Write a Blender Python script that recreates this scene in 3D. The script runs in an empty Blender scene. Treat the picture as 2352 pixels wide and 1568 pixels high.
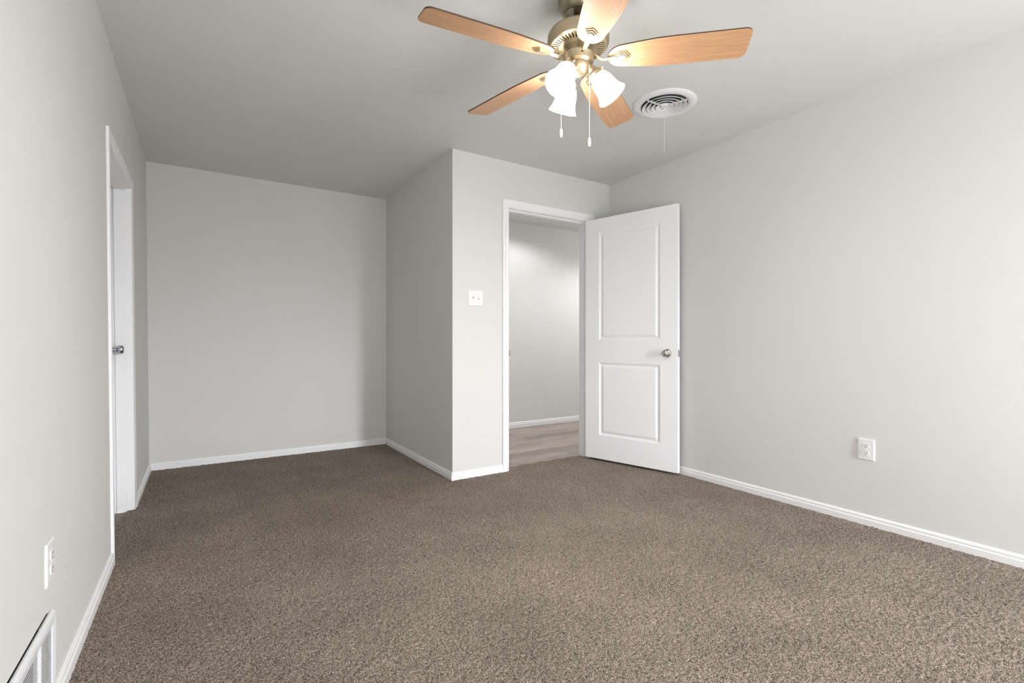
import bpy, bmesh, math
import numpy as np
from mathutils import Matrix, Vector

PI = math.pi
scene = bpy.context.scene
COL = scene.collection

# ------------------------------------------------------------------ camera
F_PX, YAW = 1117.0, math.atan(712 / 1117.0)
cam_d = bpy.data.cameras.new('camera')
cam = bpy.data.objects.new('camera', cam_d)
COL.objects.link(cam)
cam_d.sensor_width = 36.0
cam_d.lens = 36.0 * F_PX / 2352.0
cam_d.clip_start = 0.02
cam.location = (0, 0, 1.02)
cam.rotation_euler = (PI / 2, 0, -YAW)
scene.camera = cam

# ------------------------------------------------------------------ light, exposure
WORLD_SKY, WORLD_GROUND = 112.0, 6.8
SHADE_EMIT = 24.0
BULB_EMIT = 570.0
HALL_W = 32.0
scene.view_settings.view_transform = 'Standard'
scene.view_settings.look = 'None'
scene.view_settings.gamma = 1
scene.view_settings.use_curve_mapping = False
scene.view_settings.exposure = 0.09
scene.cycles.use_denoising = True
scene.cycles.max_bounces = 14
scene.cycles.diffuse_bounces = 10
scene.cycles.sample_clamp_indirect = 8.0

H = 2.44                      # ceiling
XL, XR = -0.35, 3.125         # left / right wall
YD, YB, YREAR = 3.255, 4.78, -2.6
XC = 1.555                    # alcove side wall
YH = 4.85                     # far wall of the hall
WT = 0.115                    # wall thickness
WX0, WX1, WZ0, WZ1 = 2.29, 2.83, 0.50, 2.08   # daylight window in the rear wall

world = bpy.data.worlds.new('daylight'); scene.world = world
world.use_nodes = True
nt = world.node_tree; nt.nodes.clear()
w_out = nt.nodes.new('ShaderNodeOutputWorld'); w_bg = nt.nodes.new('ShaderNodeBackground')
w_tc = nt.nodes.new('ShaderNodeTexCoord'); w_sep = nt.nodes.new('ShaderNodeSeparateXYZ')
w_map = nt.nodes.new('ShaderNodeMapRange'); w_mix = nt.nodes.new('ShaderNodeMix')
w_mix.data_type = 'RGBA'
w_map.inputs['From Min'].default_value = -0.06; w_map.inputs['From Max'].default_value = 0.10
nt.links.new(w_tc.outputs['Generated'], w_sep.inputs[0])
nt.links.new(w_sep.outputs['Z'], w_map.inputs['Value'])
nt.links.new(w_map.outputs['Result'], w_mix.inputs['Factor'])
w_mix.inputs['A'].default_value = (WORLD_GROUND * 1.0, WORLD_GROUND, WORLD_GROUND * 1.0, 1)
w_mix.inputs['B'].default_value = (WORLD_SKY * .985, WORLD_SKY, WORLD_SKY * 1.05, 1)
nt.links.new(w_mix.outputs['Result'], w_bg.inputs['Color'])
nt.links.new(w_bg.outputs[0], w_out.inputs[0])

por = bpy.data.lights.new('window_portal', 'AREA')
por.shape = 'RECTANGLE'; por.size = WX1 - WX0; por.size_y = WZ1 - WZ0
por.cycles.is_portal = True
por_o = bpy.data.objects.new('window_portal', por); COL.objects.link(por_o)
por_o.location = ((WX0 + WX1) / 2, YREAR - WT - .01, (WZ0 + WZ1) / 2)
por_o.rotation_euler = (PI / 2, 0, 0)          # -Z of the lamp looks along +Y
por_o.rotation_euler = (-PI / 2 + PI, 0, 0)

hl = bpy.data.lights.new('hall_spot', 'SPOT')
hl.energy = HALL_W; hl.spot_size = math.radians(158); hl.spot_blend = 0.35; hl.shadow_soft_size = 0.05
hl.color = (.985, .985, 1)
hl_o = bpy.data.objects.new('hall_spot', hl); COL.objects.link(hl_o)
hl_o.location = (3.0, 4.13, 2.42)
hl_fill = hl.copy(); hl_fill.energy = HALL_W * 2.7  # added fill light to brighten the hall, not a known ceiling lamp
hl_fill_o = bpy.data.objects.new('hall_spot', hl_fill); COL.objects.link(hl_fill_o)
hl_fill_o.location = (4.95, 3.65, 2.40)

# ------------------------------------------------------------------ materials
def mat(name):
    m = bpy.data.materials.new(name); m.use_nodes = True
    t = m.node_tree; b = t.nodes['Principled BSDF']
    return m, t, b
def N(t, kind, **kw):
    n = t.nodes.new(kind)
    for k, v in kw.items():
        if k in n.inputs.keys(): n.inputs[k].default_value = v
        else: setattr(n, k, v)
    return n
def simple(name, col, rough=.5, metal=0.0, spec=.5):
    m, t, b = mat(name)
    b.inputs['Base Color'].default_value = (*col, 1); b.inputs['Roughness'].default_value = rough
    b.inputs['Metallic'].default_value = metal; b.inputs['Specular IOR Level'].default_value = spec
    return m
def paint(name, col, scale=170, dist=.0014, strength=.5, rough=.75, spec=.25):
    """rolled wall paint with an orange-peel texture"""
    m, t, b = mat(name)
    b.inputs['Roughness'].default_value = rough; b.inputs['Specular IOR Level'].default_value = spec
    tc = N(t, 'ShaderNodeTexCoord')
    no = N(t, 'ShaderNodeTexNoise', Scale=scale, Detail=2.0, Roughness=.5)
    bu = N(t, 'ShaderNodeBump', Strength=strength, Distance=dist)
    t.links.new(tc.outputs['Object'], no.inputs['Vector'])
    t.links.new(no.outputs['Fac'], bu.inputs['Height'])
    t.links.new(bu.outputs['Normal'], b.inputs['Normal'])
    big = N(t, 'ShaderNodeTexNoise', Scale=1.7, Detail=2.0)
    t.links.new(tc.outputs['Object'], big.inputs['Vector'])
    mx = N(t, 'ShaderNodeMix', data_type='RGBA')
    mx.inputs['A'].default_value = (*[c * .985 for c in col], 1); mx.inputs['B'].default_value = (*[c * 1.015 for c in col], 1)
    t.links.new(big.outputs['Fac'], mx.inputs['Factor'])
    t.links.new(mx.outputs['Result'], b.inputs['Base Color'])
    return m

WALL = paint('wall_paint', (.664, .664, .648))
CEIL = paint('ceiling_paint', (.654, .654, .638), scale=95, dist=.002, strength=.45, rough=.85)
TRIM = paint('white_trim_paint', (.83, .835, .85), scale=60, dist=.0003, strength=.08, rough=.38, spec=.45)
DOORW = paint('white_door_paint', (.845, .855, .875), scale=260, dist=.0003, strength=.10, rough=.42, spec=.4)
PLASTIC = simple('white_plastic', (.78, .785, .79), .4)
SLOT = simple('dark_slot', (.03, .03, .03), .6)
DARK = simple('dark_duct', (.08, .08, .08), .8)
VENTW = simple('white_vent_enamel', (.74, .745, .765), .4)
NICKEL = simple('satin_nickel', (.58, .56, .53), .24, 1.0)
CHROME = simple('polished_chrome', (.52, .55, .60), .12, 1.0)
BRASS = simple('antique_brass', (.47, .385, .26), .38, .85)
BRASSD = simple('aged_bronze', (.34, .31, .22), .34, .85)
RODM = simple('dark_bronze_rod', (.10, .06, .035), .4, .6)
BLADE_EDGE = simple('dark_blade_edge', (.085, .045, .028), .5)
CHAINM = simple('white_bead_chain', (.80, .79, .76), .3, .3)

def wood_blade():
    m, t, b = mat('oak_blade')
    b.inputs['Roughness'].default_value = .42; b.inputs['Specular IOR Level'].default_value = .35
    tc = N(t, 'ShaderNodeTexCoord'); mp = N(t, 'ShaderNodeMapping')
    mp.inputs['Scale'].default_value = (2.0, 60, 60)
    n1 = N(t, 'ShaderNodeTexNoise', Scale=3.2, Detail=6.0, Roughness=.62, Distortion=.4)
    t.links.new(tc.outputs['Object'], mp.inputs[0]); t.links.new(mp.outputs[0], n1.inputs['Vector'])
    mp2 = N(t, 'ShaderNodeMapping'); mp2.inputs['Scale'].default_value = (14, 420, 420)
    n2 = N(t, 'ShaderNodeTexNoise', Scale=1.0, Detail=2.0)
    t.links.new(tc.outputs['Object'], mp2.inputs[0]); t.links.new(mp2.outputs[0], n2.inputs['Vector'])
    r = N(t, 'ShaderNodeValToRGB')
    e = r.color_ramp.elements
    e[0].position = .28; e[0].color = (.50, .265, .135, 1)
    e[1].position = .72; e[1].color = (.62, .375, .215, 1)
    t.links.new(n1.outputs['Fac'], r.inputs[0])
    mx = N(t, 'ShaderNodeMix', data_type='RGBA', blend_type='MULTIPLY'); mx.inputs['Factor'].default_value = .35
    r2 = N(t, 'ShaderNodeValToRGB'); r2.color_ramp.elements[0].position = .35; r2.color_ramp.elements[1].position = .55
    r2.color_ramp.elements[0].color = (.62, .55, .5, 1)
    t.links.new(n2.outputs['Fac'], r2.inputs[0])
    t.links.new(r.outputs[0], mx.inputs['A']); t.links.new(r2.outputs[0], mx.inputs['B'])
    t.links.new(mx.outputs['Result'], b.inputs['Base Color'])
    return m
BLADE = wood_blade()

def plank(name, ca, cb):
    m, t, b = mat(name)
    b.inputs['Roughness'].default_value = .45; b.inputs['Specular IOR Level'].default_value = .35
    tc = N(t, 'ShaderNodeTexCoord')
    br = N(t, 'ShaderNodeTexBrick', Scale=1.0)
    br.offset = .37
    br.inputs['Brick Width'].default_value = 1.1; br.inputs['Row Height'].default_value = .15
    br.inputs['Mortar Size'].default_value = .0012; br.inputs['Mortar'].default_value = (.12, .1, .09, 1)
    br.inputs['Color1'].default_value = (*ca, 1); br.inputs['Color2'].default_value = (*cb, 1)
    t.links.new(tc.outputs['Object'], br.inputs['Vector'])
    mp = N(t, 'ShaderNodeMapping'); mp.inputs['Scale'].default_value = (1.5, 22, 1)
    n = N(t, 'ShaderNodeTexNoise', Scale=2.4, Detail=6.0, Roughness=.6, Distortion=.5)
    t.links.new(tc.outputs['Object'], mp.inputs[0]); t.links.new(mp.outputs[0], n.inputs['Vector'])
    r = N(t, 'ShaderNodeValToRGB')
    r.color_ramp.elements[0].position = .3; r.color_ramp.elements[0].color = (.58, .54, .52, 1)
    r.color_ramp.elements[1].position = .66; r.color_ramp.elements[1].color = (1.12, 1.1, 1.08, 1)
    t.links.new(n.outputs['Fac'], r.inputs[0])
    mx = N(t, 'ShaderNodeMix', data_type='RGBA', blend_type='MULTIPLY'); mx.inputs['Factor'].default_value = 1
    t.links.new(br.outputs['Color'], mx.inputs['A']); t.links.new(r.outputs[0], mx.inputs['B'])
    t.links.new(mx.outputs['Result'], b.inputs['Base Color'])
    return m
PLANK = plank('grey_oak_planks', (.29, .245, .22), (.46, .40, .365))
PLANKD = plank('brown_oak_planks', (.20, .15, .125), (.27, .21, .175))

def carpet():
    m, t, b = mat('brown_twist_carpet')
    b.inputs['Roughness'].default_value = .95; b.inputs['Specular IOR Level'].default_value = .05
    tc = N(t, 'ShaderNodeTexCoord')
    n = N(t, 'ShaderNodeTexNoise', Scale=270.0, Detail=1.5, Roughness=.6)
    t.links.new(tc.outputs['Object'], n.inputs['Vector'])
    r = N(t, 'ShaderNodeValToRGB'); e = r.color_ramp.elements
    e[0].position = .36; e[0].color = (.052, .0415, .034, 1)
    e[1].position = .64; e[1].color = (.405, .337, .285, 1)
    t.links.new(n.outputs['Fac'], r.inputs[0])
    n2 = N(t, 'ShaderNodeTexNoise', Scale=2.6, Detail=3.0)
    t.links.new(tc.outputs['Object'], n2.inputs['Vector'])
    r2 = N(t, 'ShaderNodeValToRGB')
    r2.color_ramp.elements[0].position = .3; r2.color_ramp.elements[0].color = (.86, .855, .85, 1)
    r2.color_ramp.elements[1].position = .7; r2.color_ramp.elements[1].color = (1.08, 1.08, 1.08, 1)
    t.links.new(n2.outputs['Fac'], r2.inputs[0])
    mx = N(t, 'ShaderNodeMix', data_type='RGBA', blend_type='MULTIPLY'); mx.inputs['Factor'].default_value = 1
    t.links.new(r.outputs[0], mx.inputs['A']); t.links.new(r2.outputs[0], mx.inputs['B'])
    t.links.new(mx.outputs['Result'], b.inputs['Base Color'])
    return m
CARPET = carpet()

def glowing_glass():
    m, t, b = mat('lit_frosted_glass')
    b.inputs['Base Color'].default_value = (.9, .88, .84, 1); b.inputs['Roughness'].default_value = .35
    b.inputs['Emission Color'].default_value = (1, .985, .945, 1)
    b.inputs['Emission Strength'].default_value = SHADE_EMIT
    return m
SHADE = glowing_glass()
def glowing_bulb():
    m, t, b = mat('lit_bulb')
    b.inputs['Base Color'].default_value = (.9, .9, .88, 1)
    b.inputs['Emission Color'].default_value = (1, .985, .945, 1)
    b.inputs['Emission Strength'].default_value = BULB_EMIT
    return m
BULB = glowing_bulb()
def pane_mat():
    m = bpy.data.materials.new('window_glass'); m.use_nodes = True
    t = m.node_tree; t.nodes.clear()
    o = t.nodes.new('ShaderNodeOutputMaterial'); a = t.nodes.new('ShaderNodeBsdfTransparent')
    g = t.nodes.new('ShaderNodeBsdfGlossy'); g.inputs['Roughness'].default_value = .02
    x = t.nodes.new('ShaderNodeMixShader'); x.inputs[0].default_value = .05
    t.links.new(a.outputs[0], x.inputs[1]); t.links.new(g.outputs[0], x.inputs[2]); t.links.new(x.outputs[0], o.inputs[0])
    return m
PANE = pane_mat()

# ------------------------------------------------------------------ mesh helpers
def obj(name, bm, m, parent=None, smooth=False, mats=None):
    bmesh.ops.recalc_face_normals(bm, faces=bm.faces)
    me = bpy.data.meshes.new(name); bm.to_mesh(me); bm.free()
    for mm in (mats or [m]): me.materials.append(mm)
    if smooth:
        me.polygons.foreach_set('use_smooth', [True] * len(me.polygons))
    o = bpy.data.objects.new(name, me); COL.objects.link(o)
    if smooth:
        md = o.modifiers.new('split', 'EDGE_SPLIT'); md.split_angle = math.radians(38)
    if parent: o.parent = parent
    return o
def empty(name, loc=(0, 0, 0), rz=0, label=None, cat=None, group=None):
    o = bpy.data.objects.new(name, None); COL.objects.link(o)
    o.location = loc; o.rotation_euler = (0, 0, rz); o.empty_display_size = .05
    tag(o, label, cat, group); return o
def tag(o, label=None, cat=None, group=None, kind=None):
    if label: o['label'] = label
    if cat: o['category'] = cat
    if group: o['group'] = group
    if kind: o['kind'] = kind
    return o
def struct(o, label, cat): return tag(o, label, cat, kind='structure')
def BM(): return bmesh.new()
def box(bm, x0, x1, y0, y1, z0, z1, mi=0):
    v = [bm.verts.new((x, y, z)) for x in (x0, x1) for y in (y0, y1) for z in (z0, z1)]
    for q in ((0, 1, 3, 2), (4, 6, 7, 5), (0, 4, 5, 1), (2, 3, 7, 6), (0, 2, 6, 4), (1, 5, 7, 3)):
        f = bm.faces.new([v[i] for i in q]); f.material_index = mi
    return v
def prism(bm, pts, z0, z1, mi=0, side_mi=None, M=None):
    """extrude a closed 2-D outline along z"""
    a = [bm.verts.new((x, y, z0)) for x, y in pts]; b = [bm.verts.new((x, y, z1)) for x, y in pts]
    f = bm.faces.new(a[::-1]); f.material_index = mi
    g = bm.faces.new(b); g.material_index = mi if side_mi is None else side_mi
    n = len(pts)
    for i in range(n):
        s = bm.faces.new((a[i], a[(i + 1) % n], b[(i + 1) % n], b[i]))
        s.material_index = mi if side_mi is None else side_mi
    if M is not None: bmesh.ops.transform(bm, matrix=M, verts=a + b)
    return a + b
def lathe(bm, prof, seg=48, M=None, close=False):
    """revolve (r, z) points about z"""
    rings = []; allv = []
    for r, z in prof:
        if r < 1e-6:
            v = [bm.verts.new((0, 0, z))]
        else:
            v = [bm.verts.new((r * math.cos(2 * PI * k / seg), r * math.sin(2 * PI * k / seg), z)) for k in range(seg)]
        rings.append(v); allv += v
    if close: rings.append(rings[0])
    for a, b in zip(rings, rings[1:]):
        for k in range(seg):
            k2 = (k + 1) % seg
            if len(a) == 1 and len(b) == 1: continue
            if len(a) == 1: bm.faces.new((a[0], b[k], b[k2]))
            elif len(b) == 1: bm.faces.new((a[k], a[k2], b[0]))
            else: bm.faces.new((a[k], a[k2], b[k2], b[k]))
    if M is not None: bmesh.ops.transform(bm, matrix=M, verts=allv)
    return allv
def ball(bm, c, r, seg=10):
    bmesh.ops.create_uvsphere(bm, u_segments=seg, v_segments=max(6, seg // 2), radius=r, matrix=Matrix.Translation(c))
def tube(bm, pts, rads, seg=12):
    """round tube through points with a radius per point"""
    pts = [Vector(p) for p in pts]; rings = []
    for i, p in enumerate(pts):
        d = (pts[min(i + 1, len(pts) - 1)] - pts[max(i - 1, 0)]).normalized()
        up = Vector((0, 0, 1)) if abs(d.z) < .9 else Vector((1, 0, 0))
        a = d.cross(up).normalized(); b = d.cross(a)
        rr = rads[i] if isinstance(rads, (list, tuple)) else rads
        ra, rb = rr if isinstance(rr, tuple) else (rr, rr)
        rings.append([bm.verts.new(p + a * ra * math.cos(2 * PI * k / seg) + b * rb * math.sin(2 * PI * k / seg)) for k in range(seg)])
    for a, b in zip(rings, rings[1:]):
        for k in range(seg): bm.faces.new((a[k], a[(k + 1) % seg], b[(k + 1) % seg], b[k]))
    bm.faces.new(rings[0][::-1]); bm.faces.new(rings[-1])
def align(p, d, roll=0):
    """matrix taking local +Z to direction d at p"""
    q = Vector(d).normalized().to_track_quat('Z', 'Y')
    return Matrix.Translation(p) @ q.to_matrix().to_4x4() @ Matrix.Rotation(roll, 4, 'Z')
def extrude_profile(bm, prof, stations):
    """prof: (a, b) points; stations: functions (a, b) -> xyz; open sweep with capped ends"""
    rows = [[bm.verts.new(s(a, b)) for a, b in prof] for s in stations]
    n = len(prof)
    for r0, r1 in zip(rows, rows[1:]):
        for i in range(n): bm.faces.new((r0[i], r0[(i + 1) % n], r1[(i + 1) % n], r1[i]))
    bm.faces.new(rows[0]); bm.faces.new(rows[-1][::-1])
def rounded_rect(w, h, r, seg=5):
    pts = []
    for cx, cy, a0 in ((w / 2 - r, h / 2 - r, 0), (-w / 2 + r, h / 2 - r, PI / 2), (-w / 2 + r, -h / 2 + r, PI), (w / 2 - r, -h / 2 + r, 1.5 * PI)):
        for k in range(seg + 1):
            a = a0 + PI / 2 * k / seg; pts.append((cx + r * math.cos(a), cy + r * math.sin(a)))
    return pts
def plan_to_front(): return Matrix.Rotation(PI / 2, 4, 'X')    # local XY outline, +Z extrusion -> facing -Y
LEAN = -0.0095
def lean(o):
    """the left wall stands slightly out of plumb"""
    for v in o.data.vertices: v.co.x += LEAN * v.co.z
    return o

# ------------------------------------------------------------------ room shell
DX0, DX1, DZ = 2.045, 2.868, 2.076          # bedroom doorway, clear opening
LY0, LY1, LZ = 2.920, 3.725, 1.942          # left doorway, clear opening
GY0, GY1, GZ0, GZ1 = 1.385, 1.792, .072, .2895  # wall hole behind the floor register

b = BM()
X2 = XL - WT
for y0, y1, z0, z1 in ((YREAR - WT, GY0, 0, H), (GY0, GY1, 0, GZ0), (GY0, GY1, GZ1, H), (GY1, LY0 - .02, 0, H),
                       (LY0 - .02, LY1 + .02, LZ + .02, H), (LY1 + .02, YB + WT, 0, H)):
    box(b, X2, XL, y0, y1, z0 - (.02 if z0 == 0 else 0), z1)
struct(lean(obj('wall_left', b, WALL)), 'light grey painted wall on the left with a doorway', 'wall')
b = BM(); box(b, XR, XR + WT, YREAR - WT, YD + WT, -.02, H)
struct(obj('wall_right', b, WALL), 'light grey painted wall on the right with one outlet', 'wall')
b = BM(); box(b, XL - .05, XC + WT, YB, YB + WT, -.02, H)
struct(obj('wall_back', b, WALL), 'light grey back wall of the alcove', 'wall')
b = BM(); box(b, XC, XC + WT, YD, YB, -.02, H)
struct(obj('wall_alcove', b, WALL), 'shaded grey side wall of the alcove', 'wall')
b = BM()
box(b, XC + WT, DX0 - .02, YD, YD + WT, -.02, H); box(b, DX0 - .02, DX1 + .02, YD, YD + WT, DZ + .02, H)
box(b, DX1 + .02, XR, YD, YD + WT, -.02, H)
# the alcove corner's face belongs to the door wall
box(b, XC + .0005, XC + WT, YD - .0005, YD + .001, -.02, H)
struct(obj('wall_doorway', b, WALL), 'grey painted wall around the open white door', 'wall')
b = BM()
box(b, XL - .05, WX0, YREAR - WT, YREAR, -.02, H); box(b, WX1, XR + WT, YREAR - WT, YREAR, -.02, H)
box(b, WX0, WX1, YREAR - WT, YREAR, -.02, WZ0); box(b, WX0, WX1, YREAR - WT, YREAR, WZ1, H)
struct(obj('wall_rear', b, WALL), 'grey wall with a window behind the viewpoint', 'wall')
b = BM(); box(b, -2.2, 5.4, YREAR - WT, 6.0, H, H + .12)
struct(obj('ceiling', b, CEIL), 'grey textured ceiling over the whole room', 'ceiling')
# hall beyond the door
b = BM(); box(b, XC + WT, 5.2, YH, YH + WT, -.02, H)
struct(obj('wall_hall', b, WALL), 'grey hall wall seen through the open doorway', 'wall')
b = BM(); box(b, 5.2, 5.2 + WT, YD, YH + WT, -.02, H); box(b, XR + WT, 5.2, YD, YD + WT, -.02, H)
struct(obj('wall_hall_end', b, WALL), 'grey end wall of the hall', 'wall')
b = BM(); box(b, XC + WT, 5.2, YD + .0, YH, -.05, -.008)
struct(obj('floor_hall', b, PLANK), 'grey brown wood plank floor of the hall', 'floor')
# small dark room behind the left door
b = BM()
box(b, -1.7, -1.6, 2.3, 4.4, -.02, H); box(b, -1.6, X2 - .03, 2.3, 2.36, -.02, H); box(b, -1.6, X2 - .03, 4.34, 4.4, -.02, H)
struct(obj('wall_side_room', b, WALL), 'walls of the dark room behind the left door', 'wall')
b = BM(); box(b, -1.6, XL - .02, 2.36, 4.34, -.05, -.008)
struct(obj('floor_side_room', b, PLANKD), 'strip of brown wood floor at the left doorway', 'floor')

# carpet: one continuous pile surface, every few millimetres a tuft
def carpet_floor():
    S = .0046
    x0, x1, y0, y1 = -.42, XR + .01, -.9, YB + .01
    nx, ny = int((x1 - x0) / S) + 1, int((y1 - y0) / S) + 1
    rng = np.random.default_rng(5)
    xs = x0 + S * np.arange(nx); ys = y0 + S * np.arange(ny)
    X, Y = np.meshgrid(xs, ys)
    Z = rng.normal(0, 1, X.shape)
    Z = .62 * Z + .13 * (np.roll(Z, 1, 0) + np.roll(Z, -1, 0) + np.roll(Z, 1, 1) + np.roll(Z, -1, 1))
    Z = np.clip(Z, -2, 2) * .0020 - .001
    Xj = X + rng.normal(0, 1, X.shape) * S * .16; Yj = Y + rng.normal(0, 1, X.shape) * S * .16
    cx = (X[:-1, :-1] + S / 2); cy = (Y[:-1, :-1] + S / 2)
    wob = .006 * np.sin(cx * 37) + .004 * np.sin(cx * 91 + 1)
    wob2 = .006 * np.sin(cy * 41) + .005 * np.sin(cy * 97)
    k = (cx > XL - .004) & (cx < XR + .005) & (cy < YD + .005)
    k |= (cx > XL - .004) & (cx < XC + .004) & (cy >= YD)
    k |= (cx > DX0 - .003) & (cx < DX1 + .003) & (cy >= YD) & (cy < 3.352 + wob)
    k |= (cy > LY0 - .003) & (cy < LY1 + .003) & (cx < XL) & (cx > -.392 + wob2)
    idx = np.arange(nx * ny).reshape(ny, nx)
    q = np.stack([idx[:-1, :-1], idx[:-1, 1:], idx[1:, 1:], idx[1:, :-1]], -1)[k]
    used, inv = np.unique(q, return_inverse=True)
    co = np.stack([Xj.ravel(), Yj.ravel(), Z.ravel()], 1)[used].astype(np.float32)
    q = inv.reshape(-1, 4).astype(np.int32)
    me = bpy.data.meshes.new('floor')
    me.vertices.add(len(co)); me.vertices.foreach_set('co', co.ravel())
    me.loops.add(q.size); me.loops.foreach_set('vertex_index', q.ravel())
    me.polygons.add(len(q)); me.polygons.foreach_set('loop_start', np.arange(0, q.size, 4, dtype=np.int32))
    me.polygons.foreach_set('loop_total', np.full(len(q), 4, np.int32))
    me.update(calc_edges=True); me.validate()
    me.polygons.foreach_set('use_smooth', np.ones(len(q), bool))
    me.materials.append(CARPET)
    o = bpy.data.objects.new('floor', me); COL.objects.link(o)
    struct(o, 'mottled brown carpet covering the bedroom floor', 'carpet')
carpet_floor()

# ------------------------------------------------------------------ baseboards
BASE = [(0, -.012), (.0135, -.012), (.0135, .030), (.0115, .034), (.0085, .0365), (.0105, .041), (.0095, .049), (.005, .055), (0, .056)]
def baseboard(name, pts, label, lz=0, do_lean=False):
    """pts: plan polyline along the wall face with the room on its left"""
    b = BM(); P = [Vector(p) for p in pts]; st = []
    for i, p in enumerate(P):
        ns = []
        if i > 0: d = (P[i] - P[i - 1]).normalized(); ns.append(Vector((-d.y, d.x)))
        if i < len(P) - 1: d = (P[i + 1] - P[i]).normalized(); ns.append(Vector((-d.y, d.x)))
        n = ns[0] if len(ns) == 1 else (ns[0] + ns[1]) / (1 + ns[0].dot(ns[1]))
        st.append(lambda a, z, p=p, n=n: (p.x + n.x * a, p.y + n.y * a, z + lz))
    extrude_profile(b, BASE, st)
    o = obj(name, b, TRIM)
    if do_lean: lean(o)
    struct(o, label, 'baseboard')
CW = .057
baseboard('baseboard_right', [(XR, YREAR), (XR, YD)], 'white baseboard along the right wall')
baseboard('baseboard_doorway', [(XR, YD), (DX1 + CW, YD)], 'white baseboard hidden behind the open door')
baseboard('baseboard_alcove', [(DX0 - CW, YD), (XC, YD), (XC, YB - .0136)], 'white baseboard turning the alcove corner beside the door')
baseboard('baseboard_back', [(XC, YB), (XL, YB)], 'white baseboard along the alcove back wall')
baseboard('baseboard_left', [(XL, YB - .0136), (XL, LY1 + CW)], 'short white baseboard beyond the left doorway', do_lean=True)
baseboard('baseboard_near', [(XL, LY0 - CW), (XL, YREAR)], 'white baseboard on the left wall below outlet and register', do_lean=True)
baseboard('baseboard_hall', [(5.2, YH), (XC + WT, YH)], 'white baseboard in the hall seen through the doorway', lz=.006)

# ------------------------------------------------------------------ doorway casings and jambs
CAS = [(0, 0), (0, .008), (.005, .0105), (.016, .0115), (.020, .0095), (.034, .0135), (.050, .016), (CW, .0145), (CW, 0)]
def casing(name, lo, hi, top, T, zbot=-.012):
    """mitred three-sided casing; T maps (along, out-of-wall, z) to the world"""
    b = BM()
    extrude_profile(b, CAS, [lambda a, t: T(lo - a, t, zbot), lambda a, t: T(lo - a, t, top + a),
                             lambda a, t: T(hi + a, t, top + a), lambda a, t: T(hi + a, t, zbot)])
    return obj(name, b, TRIM)
# bedroom doorway
T1 = lambda s, t, z: (s, YD - t, z)
cas1 = struct(casing('trim_1', DX0 - .004, DX1 + .004, DZ + .004, T1), 'white moulded casing around the open bedroom doorway', 'door casing')
b = BM()
box(b, DX0 - .019, DX0, YD - .001, YD + WT + .001, -.01, DZ); box(b, DX1, DX1 + .019, YD - .001, YD + WT + .001, -.01, DZ)
box(b, DX0 - .019, DX1 + .019, YD - .001, YD + WT + .001, DZ, DZ + .019)
obj('jamb', b, TRIM, cas1)
b = BM(); sy0, sy1 = YD + .040, YD + .075
box(b, DX0, DX0 + .011, sy0, sy1, -.01, DZ); box(b, DX1 - .011, DX1, sy0, sy1, -.01, DZ); box(b, DX0 + .011, DX1 - .011, sy0, sy1, DZ - .011, DZ)
obj('door_stop', b, TRIM, cas1)
b = BM(); box(b, DX0 - .0005, DX0 + .0014, YD + .006, YD + .034, .90, .957); box(b, DX0 - .0015, DX0 + .0022, YD - .018, YD + .0065, .907, .950)
tag(obj('strike_plate', b, NICKEL, cas1), 'small metal strike plate')
b = BM()
extrude_profile(b, CAS, [lambda a, t: (DX0 - .004 - a, YD + WT + t, -.012), lambda a, t: (DX0 - .004 - a, YD + WT + t, DZ + .004 + a),
                         lambda a, t: (DX1 + .004 + a, YD + WT + t, DZ + .004 + a), lambda a, t: (DX1 + .004 + a, YD + WT + t, -.012)])
obj('hall_casing', b, TRIM, cas1)
# left doorway
T2 = lambda s, t, z: (XL + t * .72, s, z)
cas2 = struct(lean(casing('trim_2', LY0 - .004, LY1 + .004, LZ + .004, T2)), 'white casing around the doorway in the left wall', 'door casing')
b = BM()
box(b, X2 - .001, XL + .001, LY0 - .019, LY0, -.01, LZ); box(b, X2 - .001, XL + .001, LY1, LY1 + .019, -.01, LZ)
box(b, X2 - .001, XL + .001, LY0 - .019, LY1 + .019, LZ, LZ + .019)
lean(obj('jamb', b, TRIM, cas2))
b = BM(); sx0, sx1 = XL - .078, XL - .022
box(b, sx0, sx1, LY0, LY0 + .011, -.01, LZ); box(b, sx0, sx1, LY1 - .006, LY1, -.01, LZ); box(b, sx0, sx1, LY0 + .011, LY1 - .006, LZ - .011, LZ)
lean(obj('door_stop', b, TRIM, cas2))

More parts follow.
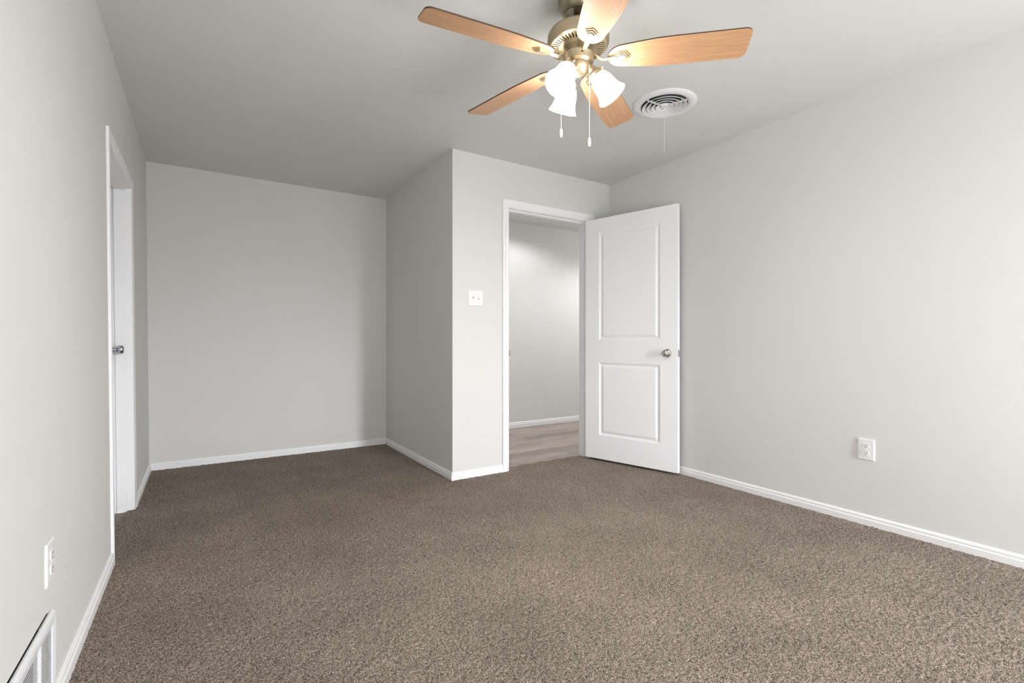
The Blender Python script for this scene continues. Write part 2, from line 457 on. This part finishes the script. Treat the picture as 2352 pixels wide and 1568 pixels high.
# ------------------------------------------------------------------ doors
def panel_face(bm, w, z0, z1, panels, y, s):
    """moulded two-panel face in the plane y; s = +1 sinks towards +y"""
    xs = sorted({0, w} | {p[0] for p in panels} | {p[1] for p in panels})
    zs = sorted({z0, z1} | {p[2] for p in panels} | {p[3] for p in panels})
    V = {}
    def v(x, yy, z):
        k = (round(x, 5), round(yy, 5), round(z, 5))
        if k not in V: V[k] = bm.verts.new(k)
        return V[k]
    hole = lambda x, z: any(p[0] < x < p[1] and p[2] < z < p[3] for p in panels)
    for i in range(len(xs) - 1):
        for j in range(len(zs) - 1):
            if not hole((xs[i] + xs[i + 1]) / 2, (zs[j] + zs[j + 1]) / 2):
                bm.faces.new((v(xs[i], y, zs[j]), v(xs[i + 1], y, zs[j]), v(xs[i + 1], y, zs[j + 1]), v(xs[i], y, zs[j + 1])))
    steps = [(0, 0), (.004, .0035), (.015, .0085), (.021, .0090), (.038, .0025), (.041, .002)]
    for p in panels:
        R = [[v(p[0] + o, y + s * d, p[2] + o), v(p[1] - o, y + s * d, p[2] + o), v(p[1] - o, y + s * d, p[3] - o), v(p[0] + o, y + s * d, p[3] - o)] for o, d in steps]
        for a, c in zip(R, R[1:]):
            for k in range(4): bm.faces.new((a[k], a[(k + 1) % 4], c[(k + 1) % 4], c[k]))
        bm.faces.new(R[-1])
    return v
def panel_door(name, loc, rz, w, z0, z1, panels, th, label):
    """door in its local frame: hinge edge at x=0, visible face at y=0 (faces -y), thickness to +y"""
    r = empty(name, loc, rz); struct(r, label, 'door')
    b = BM()
    va = panel_face(b, w, z0, z1, panels, 0, 1); vb = panel_face(b, w, z0, z1, panels, th, -1)
    zs = sorted({z0, z1} | {p[2] for p in panels} | {p[3] for p in panels})
    xs = sorted({0, w} | {p[0] for p in panels} | {p[1] for p in panels})
    for x in (0, w):
        for a, c in zip(zs, zs[1:]): b.faces.new((va(x, 0, a), va(x, 0, c), vb(x, th, c), vb(x, th, a)))
    for z in (z0, z1):
        for a, c in zip(xs, xs[1:]): b.faces.new((va(a, 0, z), va(c, 0, z), vb(c, th, z), vb(a, th, z)))
    obj('door_panel', b, DOORW, r)
    return r
def knob(parent, x, z, y, s, m, R=.0265, lock=True, label=None):
    b = BM()
    M = align((x, y, z), (0, s, 0))
    lathe(b, [(0, 0), (.0325, 0), (.0325, .003), (.030, .007), (.020, .010), (.0135, .013), (.0115, .022), (.0125, .027), (.019, .031),
              (R - .001, .040), (R, .047), (R - .0015, .055), (R - .006, .060), (.012, .0625), (0, .0630)], 40, M)
    o = obj('door_knob', b, m, parent, True)
    if label: tag(o, label)
    if lock:
        b = BM(); lathe(b, [(0, .0625), (.0045, .0626), (.0045, .0638), (0, .064)], 16, M); obj('lock_button', b, m, o, True)
    return o

A2 = (2.825, 3.236); B2 = (3.047, 2.429)
ang1 = math.atan2(B2[1] - A2[1], B2[0] - A2[0])
W1 = .829
PAN1 = [(.136, W1 - .142, .222, .840), (.136, W1 - .142, 1.034, 1.950)]
# local +x runs from the hinge to the free edge; local -y faces the bedroom's middle
d1 = panel_door('door_1', (A2[0], A2[1], 0), ang1, W1, .019, 2.069, PAN1, .035, 'white two-panel door standing open against the right wall')
knob(d1, .748, .930, 0, -1, NICKEL, label='satin nickel knob')
knob(d1, .748, .930, .035, 1, NICKEL, lock=False)
b = BM()
prism(b, rounded_rect(.022, .057, .006), W1 - .0005, W1 + .0012, M=Matrix.Translation((0, .0175, .930)) @ Matrix(((0, 0, 1, 0), (1, 0, 0, 0), (0, 1, 0, 0), (0, 0, 0, 1))))
la = obj('latch_plate', b, NICKEL, d1)
b = BM(); box(b, W1 + .001, W1 + .009, .0115, .0235, .922, .938); obj('latch_bolt', b, NICKEL, la)
for zc in (.25, 1.03, 1.789):
    b = BM()
    lathe(b, [(0, -.038), (.0055, -.038), (.0055, .038), (0, .038)], 14, Matrix.Translation((-.005, .034, zc)))
    box(b, -.0012, .0002, .003, .034, zc - .038, zc + .038)
    tag(obj('hinge', b, NICKEL, d1, True), 'steel butt hinge')

W2 = LY1 - LY0 - .018
PAN2 = [(.14, W2 - .14, .222, .840), (.14, W2 - .14, 1.034, 1.812)]
d2 = panel_door('door_2', (XL - .088, LY0 + .004, 0), PI / 2 + .018, W2, .012, 1.930, PAN2, .035, 'white door slightly ajar inside the left wall casing')
lw = d2.matrix_basis.copy()
knob(d2, W2 - .050, .972, 0, -1, CHROME, R=.027, lock=False, label='round chrome knob')
knob(d2, W2 - .050, .972, .035, 1, CHROME, R=.027, lock=False)
b = BM(); box(b, W2 - .0005, W2 + .001, .006, .029, .942, 1.002); obj('latch_plate', b, CHROME, d2)

# ------------------------------------------------------------------ rear window
b = BM()
fy0, fy1 = YREAR - WT + .01, YREAR - WT + .07
fw = .04
box(b, WX0, WX0 + fw, fy0, fy1, WZ0, WZ1); box(b, WX1 - fw, WX1, fy0, fy1, WZ0, WZ1)
box(b, WX0 + fw, WX1 - fw, fy0, fy1, WZ0, WZ0 + fw); box(b, WX0 + fw, WX1 - fw, fy0, fy1, WZ1 - fw, WZ1)
zm = (WZ0 + WZ1) / 2
box(b, WX0 + fw, WX1 - fw, fy0, fy1, zm - .025, zm + .025)
win = struct(obj('window_1', b, TRIM), 'white sash window in the rear wall', 'window')
for z0, z1 in ((WZ0 + fw, zm - .025), (zm + .025, WZ1 - fw)):
    b = BM(); box(b, WX0 + fw, WX1 - fw, fy0 + .028, fy0 + .032, z0, z1); obj('pane', b, PANE, win)

# ------------------------------------------------------------------ electrical plates
def plate(parent, w, h, t=.0065, name='cover_plate'):
    b = BM()
    rings = []
    for inset, y in ((0, 0), (0, -t * .45), (.003, -t * .9), (.008, -t)):
        rings.append([b.verts.new((x, y, z)) for x, z in rounded_rect(w - 2 * inset, h - 2 * inset, .003 + inset * .2, 3)])
    for a, c in zip(rings, rings[1:]):
        for k in range(len(a)): b.faces.new((a[k], a[(k + 1) % len(a)], c[(k + 1) % len(a)], c[k]))
    b.faces.new(rings[-1]); b.faces.new(rings[0])
    return obj(name, b, PLASTIC, parent)
def screw(parent, x, z, y):
    b = BM(); lathe(b, [(0, -.0004), (.0032, -.0004), (.0028, .0010), (0, .0013)], 14, align((x, y, z), (0, -1, 0)))
    box(b, x - .0026, x + .0026, y - .0016, y - .0012, z - .0005, z + .0005)
    return obj('screw', b, PLASTIC, parent)
def outlet(loc, rz, w, h, label):
    r = empty('power_outlet', loc, rz, label, 'outlet', 'duplex wall outlets')
    p = plate(r, w, h)
    for s in (1, -1):
        zc = s * .0195
        pts = []
        for k in range(40):
            a = 2 * PI * k / 40; pts.append((.0172 * math.cos(a), max(-.0138, min(.0138, .0172 * math.sin(a)))))
        b = BM(); prism(b, [(x, y) for x, y in pts], 0, .0028, M=Matrix.Translation((0, -.0062, zc)) @ plan_to_front())
        rc = obj('receptacle', b, PLASTIC, r)
        b = BM()
        box(b, -.0075, -.0055, -.0094, -.0089, zc + .0005, zc + .0085)
        box(b, .0055, .0075, -.0094, -.0089, zc + .001, zc + .0080)
        lathe(b, [(0, 0), (.0026, 0), (.0026, .0005), (0, .0005)], 14, align((0, -.0089, zc - .0070), (0, -1, 0)))
        tag(obj('slots', b, SLOT, rc), 'dark plug slots')
    screw(r, 0, 0, -.0066)
    return r
outlet((XR, 1.225, .4185), -PI / 2, .083, .119, 'white duplex outlet low on the right wall')
outlet((XL + LEAN * .417, 1.802, .417), PI / 2, .082, .117, 'white duplex outlet on the left wall above the register')
sw = empty('light_switch', (1.7465, YD, 1.3475), 0, 'white double toggle light switch on the wall left of the open doorway', 'light switch')
plate(sw, .122, .120)
for k, sgn in ((-1, 1), (1, -1)):
    x = k * .023
    b = BM(); prism(b, rounded_rect(.0105, .025, .0015, 2), 0, .0012, M=Matrix.Translation((x, -.0064, 0)) @ plan_to_front())
    fr = obj('toggle_frame', b, PLASTIC, sw)
    b = BM()
    vs = box(b, x - .0042, x + .0042, -.018, 0, -.0045, .0045)
    bmesh.ops.transform(b, matrix=Matrix.Translation((0, -.006, 0)) @ Matrix.Rotation(-sgn * .5, 4, 'X'), verts=b.verts)
    obj('toggle', b, PLASTIC, fr)
    for z in (.0305, -.0305): screw(sw, x, z, -.0066)

# ------------------------------------------------------------------ floor register low on the left wall
def register():
    w, z0, z1 = .455, .058, .283
    h = z1 - z0
    r = empty('wall_register', (XL + LEAN * .17, 1.812 - w / 2, z0), PI / 2, 'white louvred air register low on the left wall', 'air vent')
    # frame: flat flange with a raised rim, local x along the wall, -y out of the wall
    b = BM(); fwd = .026
    prof = [(0, .000), (0, -.004), (.004, -.011), (.010, -.013), (fwd, -.010), (fwd, -.003), (fwd, .0)]
    rings = []
    for a, y in prof:
        rings.append([b.verts.new(p) for p in ((-w / 2 + a, y, a), (w / 2 - a, y, a), (w / 2 - a, y, h - a * 1.15), (-w / 2 + a, y, h - a * 1.15))])
    for p, q in zip(rings, rings[1:]):
        for k in range(4): b.faces.new((p[k], p[(k + 1) % 4], q[(k + 1) % 4], q[k]))
    obj('frame', b, VENTW, r)
    n = 22
    for i in range(n):
        z = fwd + (h - 2.15 * fwd) * (i + .5) / n
        b = BM(); t = .0014
        v = box(b, -w / 2 + fwd - .002, w / 2 - fwd + .002, -.0004, .0004, -.0026, .0026)
        bmesh.ops.transform(b, matrix=Matrix.Translation((0, -.006, z)) @ Matrix.Rotation(math.radians(12), 4, 'X'), verts=b.verts)
        obj('louver', b, VENTW, r)
    for x in (-w / 6, w / 6):
        b = BM(); box(b, x - .003, x + .003, -.0125, .002, fwd - .004, h - fwd)
        obj('mullion', b, VENTW, r)
register()
b = BM()
for q in ((X2 - .001, X2 + .004, GY0, GY1, GZ0, GZ1), ): box(b, *q)
box(b, X2 + .004, XL - .02, GY0, GY0 + .002, GZ0, GZ1); box(b, X2 + .004, XL - .02, GY1 - .002, GY1, GZ0, GZ1)
box(b, X2 + .004, XL - .004, GY0 + .002, GY1 - .002, GZ1 - .002, GZ1); box(b, X2 + .004, XL - .02, GY0 + .002, GY1 - .002, GZ0, GZ0 + .002)
struct(lean(obj('trim_3', b, DARK)), 'dark duct opening behind the left wall register', 'duct')

# ------------------------------------------------------------------ round ceiling diffuser
def diffuser():
    r = empty('ceiling_vent', (2.332, 1.963, H), -YAW, 'round white ceiling vent with concentric rings and a pull chain', 'air vent')
    b = BM()
    lathe(b, [(.184, 0), (.184, -.004), (.178, -.009), (.160, -.014), (.142, -.013), (.134, -.008), (.133, .0), (.133, .03)], 72)
    obj('outer_ring', b, VENTW, r, True)
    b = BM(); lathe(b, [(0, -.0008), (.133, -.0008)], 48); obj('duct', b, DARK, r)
    for rad in (.128, .101, .075, .050):
        b = BM()
        lathe(b, [(rad - .026, -.003), (rad - .006, -.019), (rad, -.0215), (rad + .001, -.0195), (rad - .004, -.0165), (rad - .023, -.0022)], 64, close=True)
        obj('louver_ring', b, VENTW, r, True)
    b = BM(); lathe(b, [(0, -.019), (.012, -.019), (.019, -.0175), (.021, -.014), (.021, -.002), (0, -.002)], 32); obj('center_knob', b, VENTW, r, True)
    b = BM()
    for a in (math.radians(325), math.radians(208), math.radians(87)):
        vs = box(b, .018, .134, -.003, .003, -.016, -.006)
        bmesh.ops.transform(b, matrix=Matrix.Rotation(a, 4, 'Z'), verts=vs)
    obj('spoke', b, VENTW, r)
    for a in (1.2, 3.0, 5.1):
        b = BM(); ball(b, (.150 * math.cos(a), .150 * math.sin(a), -.0135), .003, 10); obj('screw', b, VENTW, r, True)
    b = BM()
    z = -.019
    while z > -.296:
        ball(b, (0, 0, z), .0017, 6); z -= .0044
    tube(b, [(0, 0, -.017), (0, 0, -.296)], .0007, 5)
    obj('pull_chain', b, CHAINM, r, True)
diffuser()

# ------------------------------------------------------------------ ceiling fan
FX, FY = 1.325, 1.565
def fan():
    r = empty('ceiling_fan', (FX, FY, H), 0, 'five blade oak and brass ceiling fan with three lit glass shades', 'ceiling fan')
    Z = lambda z: z - H
    b = BM()
    lathe(b, [(0, 0), (.082, 0), (.084, -.006), (.083, -.016), (.077, -.034), (.066, -.048), (.058, -.054), (.054, -.055), (.050, -.052), (.032, -.050), (0, -.050)], 48)
    obj('canopy', b, BRASSD, r, True)
    b = BM(); lathe(b, [(0, -.045), (.017, -.045), (.017, -.085), (.031, -.092), (.031, -.128), (0, -.128)], 32); obj('downrod', b, RODM, r, True)
    b = BM()
    lathe(b, [(0, Z(2.317)), (.040, Z(2.317)), (.085, Z(2.316)), (.108, Z(2.312)), (.121, Z(2.303)), (.127, Z(2.292)), (.128, Z(2.280)), (.128, Z(2.262)),
              (.1255, Z(2.258)), (.1255, Z(2.254)), (.122, Z(2.249)), (.117, Z(2.247))], 72)
    mh = obj('motor_housing', b, BRASS, r, True)
    # slotted underside of the housing
    b = BM(); ns = 46
    R = [.0585, .080, .110, .1175]; zz = [Z(2.243), Z(2.244), Z(2.246), Z(2.247)]
    cells = []
    for i in range(ns):
        a0 = 2 * PI * i / ns; cells.append((a0, a0 + 2 * PI / ns * .62, True)); cells.append((a0 + 2 * PI / ns * .62, a0 + 2 * PI / ns, False))
    cache = {}
    def pv(k, a):
        key = (k, round(a % (2 * PI), 6))
        if key not in cache: cache[key] = b.verts.new((R[k] * math.cos(a), R[k] * math.sin(a), zz[k]))
        return cache[key]
    for a0, a1, solid in cells:
        for k in range(3):
            if k == 1 and not solid: continue
            b.faces.new((pv(k, a0), pv(k, a1), pv(k + 1, a1), pv(k + 1, a0)))
    sl = obj('vent_plate', b, BRASS, r); md = sl.modifiers.new('thick', 'SOLIDIFY'); md.thickness = .0025; md.offset = 0
    b = BM(); lathe(b, [(.05, Z(2.252)), (.116, Z(2.252))], 48); obj('motor_core', b, BRASSD, r)
    b = BM(); lathe(b, [(0, Z(2.25)), (.0595, Z(2.25)), (.0595, Z(2.214)), (0, Z(2.214))], 48); obj('flywheel', b, BRASSD, r, True)
    b = BM()
    lathe(b, [(0, Z(2.213)), (.064, Z(2.213)), (.0665, Z(2.210)), (.0665, Z(2.206)), (.0645, Z(2.203)), (.0645, Z(2.187)), (.062, Z(2.180)), (.054, Z(2.176)),
              (.050, Z(2.173)), (.051, Z(2.169)), (.050, Z(2.160)), (.045, Z(2.149)), (.037, Z(2.140)), (.027, Z(2.134)), (.012, Z(2.131)), (0, Z(2.130))], 56)
    swh = obj('switch_housing', b, BRASS, r, True)
    ac = math.radians(270) - YAW + .12      # faces the camera
    b = BM(); e = Vector((math.cos(ac), math.sin(ac), 0))
    M = align(e * .0640 + Vector((0, 0, Z(2.195))), e)
    prism(b, rounded_rect(.009, .006, .001, 2), 0, .0012, M=M)
    obj('reverse_switch', b, SLOT, swh)
    for da in (-.14, .14):
        e2 = Vector((math.cos(ac + da), math.sin(ac + da), 0))
        b = BM(); ball(b, e2 * .0645 + Vector((0, 0, Z(2.195))), .0016, 8); obj('screw', b, BRASS, swh, True)

    # blades and their irons, modelled along local +X
    L0, L1 = .122, .668; HW0, HW1 = .055, .0715
    out = []
    def blend(x): return HW0 + (HW1 - HW0) * min(1, max(0, (x - L0 - .05) / .16))
    rt = .028
    lower = []
    for k in range(9):
        a = PI / 2 * k / 8
        lower.append((L0 + .062 * (1 - math.cos(a)), -HW0 * math.sin(a) * 1.0))
    pts = lower[:]
    for x in (L0 + .13, L0 + .19, L0 + .26): pts.append((x, -blend(x)))
    for k in range(6):
        a = -PI / 2 + PI / 2 * k / 5; pts.append((L1 - rt + rt * math.cos(a), -HW1 + rt + rt * math.sin(a)))
    for k in range(6):
        a = PI / 2 * k / 5; pts.append((L1 - rt + rt * math.cos(a), HW1 - rt + rt * math.sin(a)))
    for x in (L0 + .26, L0 + .19, L0 + .13): pts.append((x, blend(x)))
    pts += [(x, -y) for x, y in lower[:0:-1]]
    PITCH = math.radians(-13.5)
    zb = Z(2.196)
    shield = [(.0, .011), (.018, .014), (.034, .026), (.064, .026), (.082, 0)]
    shield = shield + [(x, -y) for x, y in shield[-2::-1]]
    def scaled(s): return [(.042 + (x - .042) * s, y * s) for x, y in shield]
    blades = []
    for i in range(5):
        az = math.radians(317.2 + 72 * i)
        Rz = Matrix.Rotation(az, 4, 'Z'); Mp = Matrix.Translation((0, 0, zb)) @ Matrix.Rotation(PITCH, 4, 'X')
        b = BM()
        prism(b, pts, -.003, .003, mi=0, side_mi=1)
        o = obj('blade', b, BLADE, r, mats=[BLADE, BLADE_EDGE])
        o.matrix_basis = Rz @ Mp
        b = BM()
        x0 = L0 + .010
        for s, z0, z1 in ((1, -.007, -.003), (.80, -.011, -.007), (.60, -.0145, -.011)):
            prism(b, [(x0 + x, y) for x, y in scaled(s)], z0, z1)
        bmesh.ops.transform(b, matrix=Matrix.Rotation(PITCH, 4, 'X'), verts=b.verts)
        tube(b, [(.050, 0, .030), (.064, 0, .022), (.082, 0, .002), (.100, 0, -.010), (.120, 0, -.010), (.148, 0, -.007)],
             [(.011, .006), (.012, .005), (.011, .005), (.010, .005), (.011, .004), (.013, .003)], 12)
        ir = obj('blade_iron', b, BRASS, o, True)
        ir.matrix_basis = Mp.inverted() @ Matrix.Translation((0, 0, zb))
        md = ir.modifiers.new('bevel', 'BEVEL'); md.width = .0012; md.segments = 2; md.limit_method = 'ANGLE'

    # three lamps
    TILT = math.radians(35)
    for i, phi in enumerate((-8, 112, 232)):
        az = math.radians(phi) - YAW
        e = Vector((math.cos(az), math.sin(az), 0))
        ax = e * math.sin(TILT) + Vector((0, 0, -math.cos(TILT)))
        S0 = e * .072 + Vector((0, 0, Z(2.134)))
        b = BM()
        tube(b, [e * .030 + Vector((0, 0, Z(2.158))), e * .046 + Vector((0, 0, Z(2.160))), S0 - ax * .020, S0 - ax * .006], [.014, .014, .015, .016], 14)
        lathe(b, [(0, -.012), (.018, -.012), (.024, -.006), (.0335, .002), (.0345, .012), (.0345, .020), (.033, .022), (.030, .018), (0, .016)], 36, align(S0, ax))
        arm = obj('lamp_arm', b, BRASS, r, True)
        MA = align(S0, ax)
        for k in range(3):
            a = 2 * PI * k / 3 + .5
            b = BM(); tube(b, [MA @ Vector((.033 * math.cos(a), .033 * math.sin(a), .013)), MA @ Vector((.043 * math.cos(a), .043 * math.sin(a), .013))], .0018, 8)
            ball(b, MA @ Vector((.045 * math.cos(a), .045 * math.sin(a), .013)), .004, 10)
            obj('thumb_screw', b, BRASS, arm, True)
        b = BM()
        prof = [(.028, .006), (.0305, .012), (.036, .022), (.0415, .036), (.0445, .052), (.046, .068), (.048, .084), (.0525, .099), (.059, .112), (.0625, .118),
                (.0605, .1185), (.057, .112), (.0505, .099), (.046, .084), (.044, .068), (.0425, .052), (.0395, .036), (.034, .022), (.0285, .012), (.026, .006)]
        lathe(b, prof, 44, MA, close=True)
        sh = tag(obj('lamp_shade', b, SHADE, r, True), 'lit white bell shaped glass shade')
        b = BM()
        lathe(b, [(0, .016), (.012, .018), (.013, .034), (.020, .046), (.0265, .060), (.0265, .070), (.021, .082), (.011, .089), (0, .090)], 24, MA)
        obj('bulb', b, BULB, sh, True)
    # pull chains
    lat = Vector((math.cos(-YAW), math.sin(-YAW), 0)); dep = Vector((math.sin(YAW), math.cos(YAW), 0))
    for off, zt, zbm in ((lat * -.070 + dep * .005, 2.196, 1.874), (lat * .043 + dep * -.028, 2.158, 1.823)):
        b = BM(); z = zt
        tube(b, [off * .9 + Vector((0, 0, Z(zt))), off + Vector((0, 0, Z(zt) - .004)), off + Vector((0, 0, Z(zbm + .034)))], .0008, 6)
        while z > zbm + .034:
            ball(b, off + Vector((0, 0, Z(z))), .0017, 6); z -= .0046
        ch = obj('pull_chain', b, CHAINM, r, True)
        b = BM()
        lathe(b, [(0, .037), (.0035, .036), (.0055, .031), (.0062, .020), (.0060, .010), (.0050, .003), (.0045, 0), (0, 0)], 20, Matrix.Translation(off + Vector((0, 0, Z(zbm)))))
        tag(obj('fob', b, PLASTIC, ch, True), 'small white pull fob')
fan()
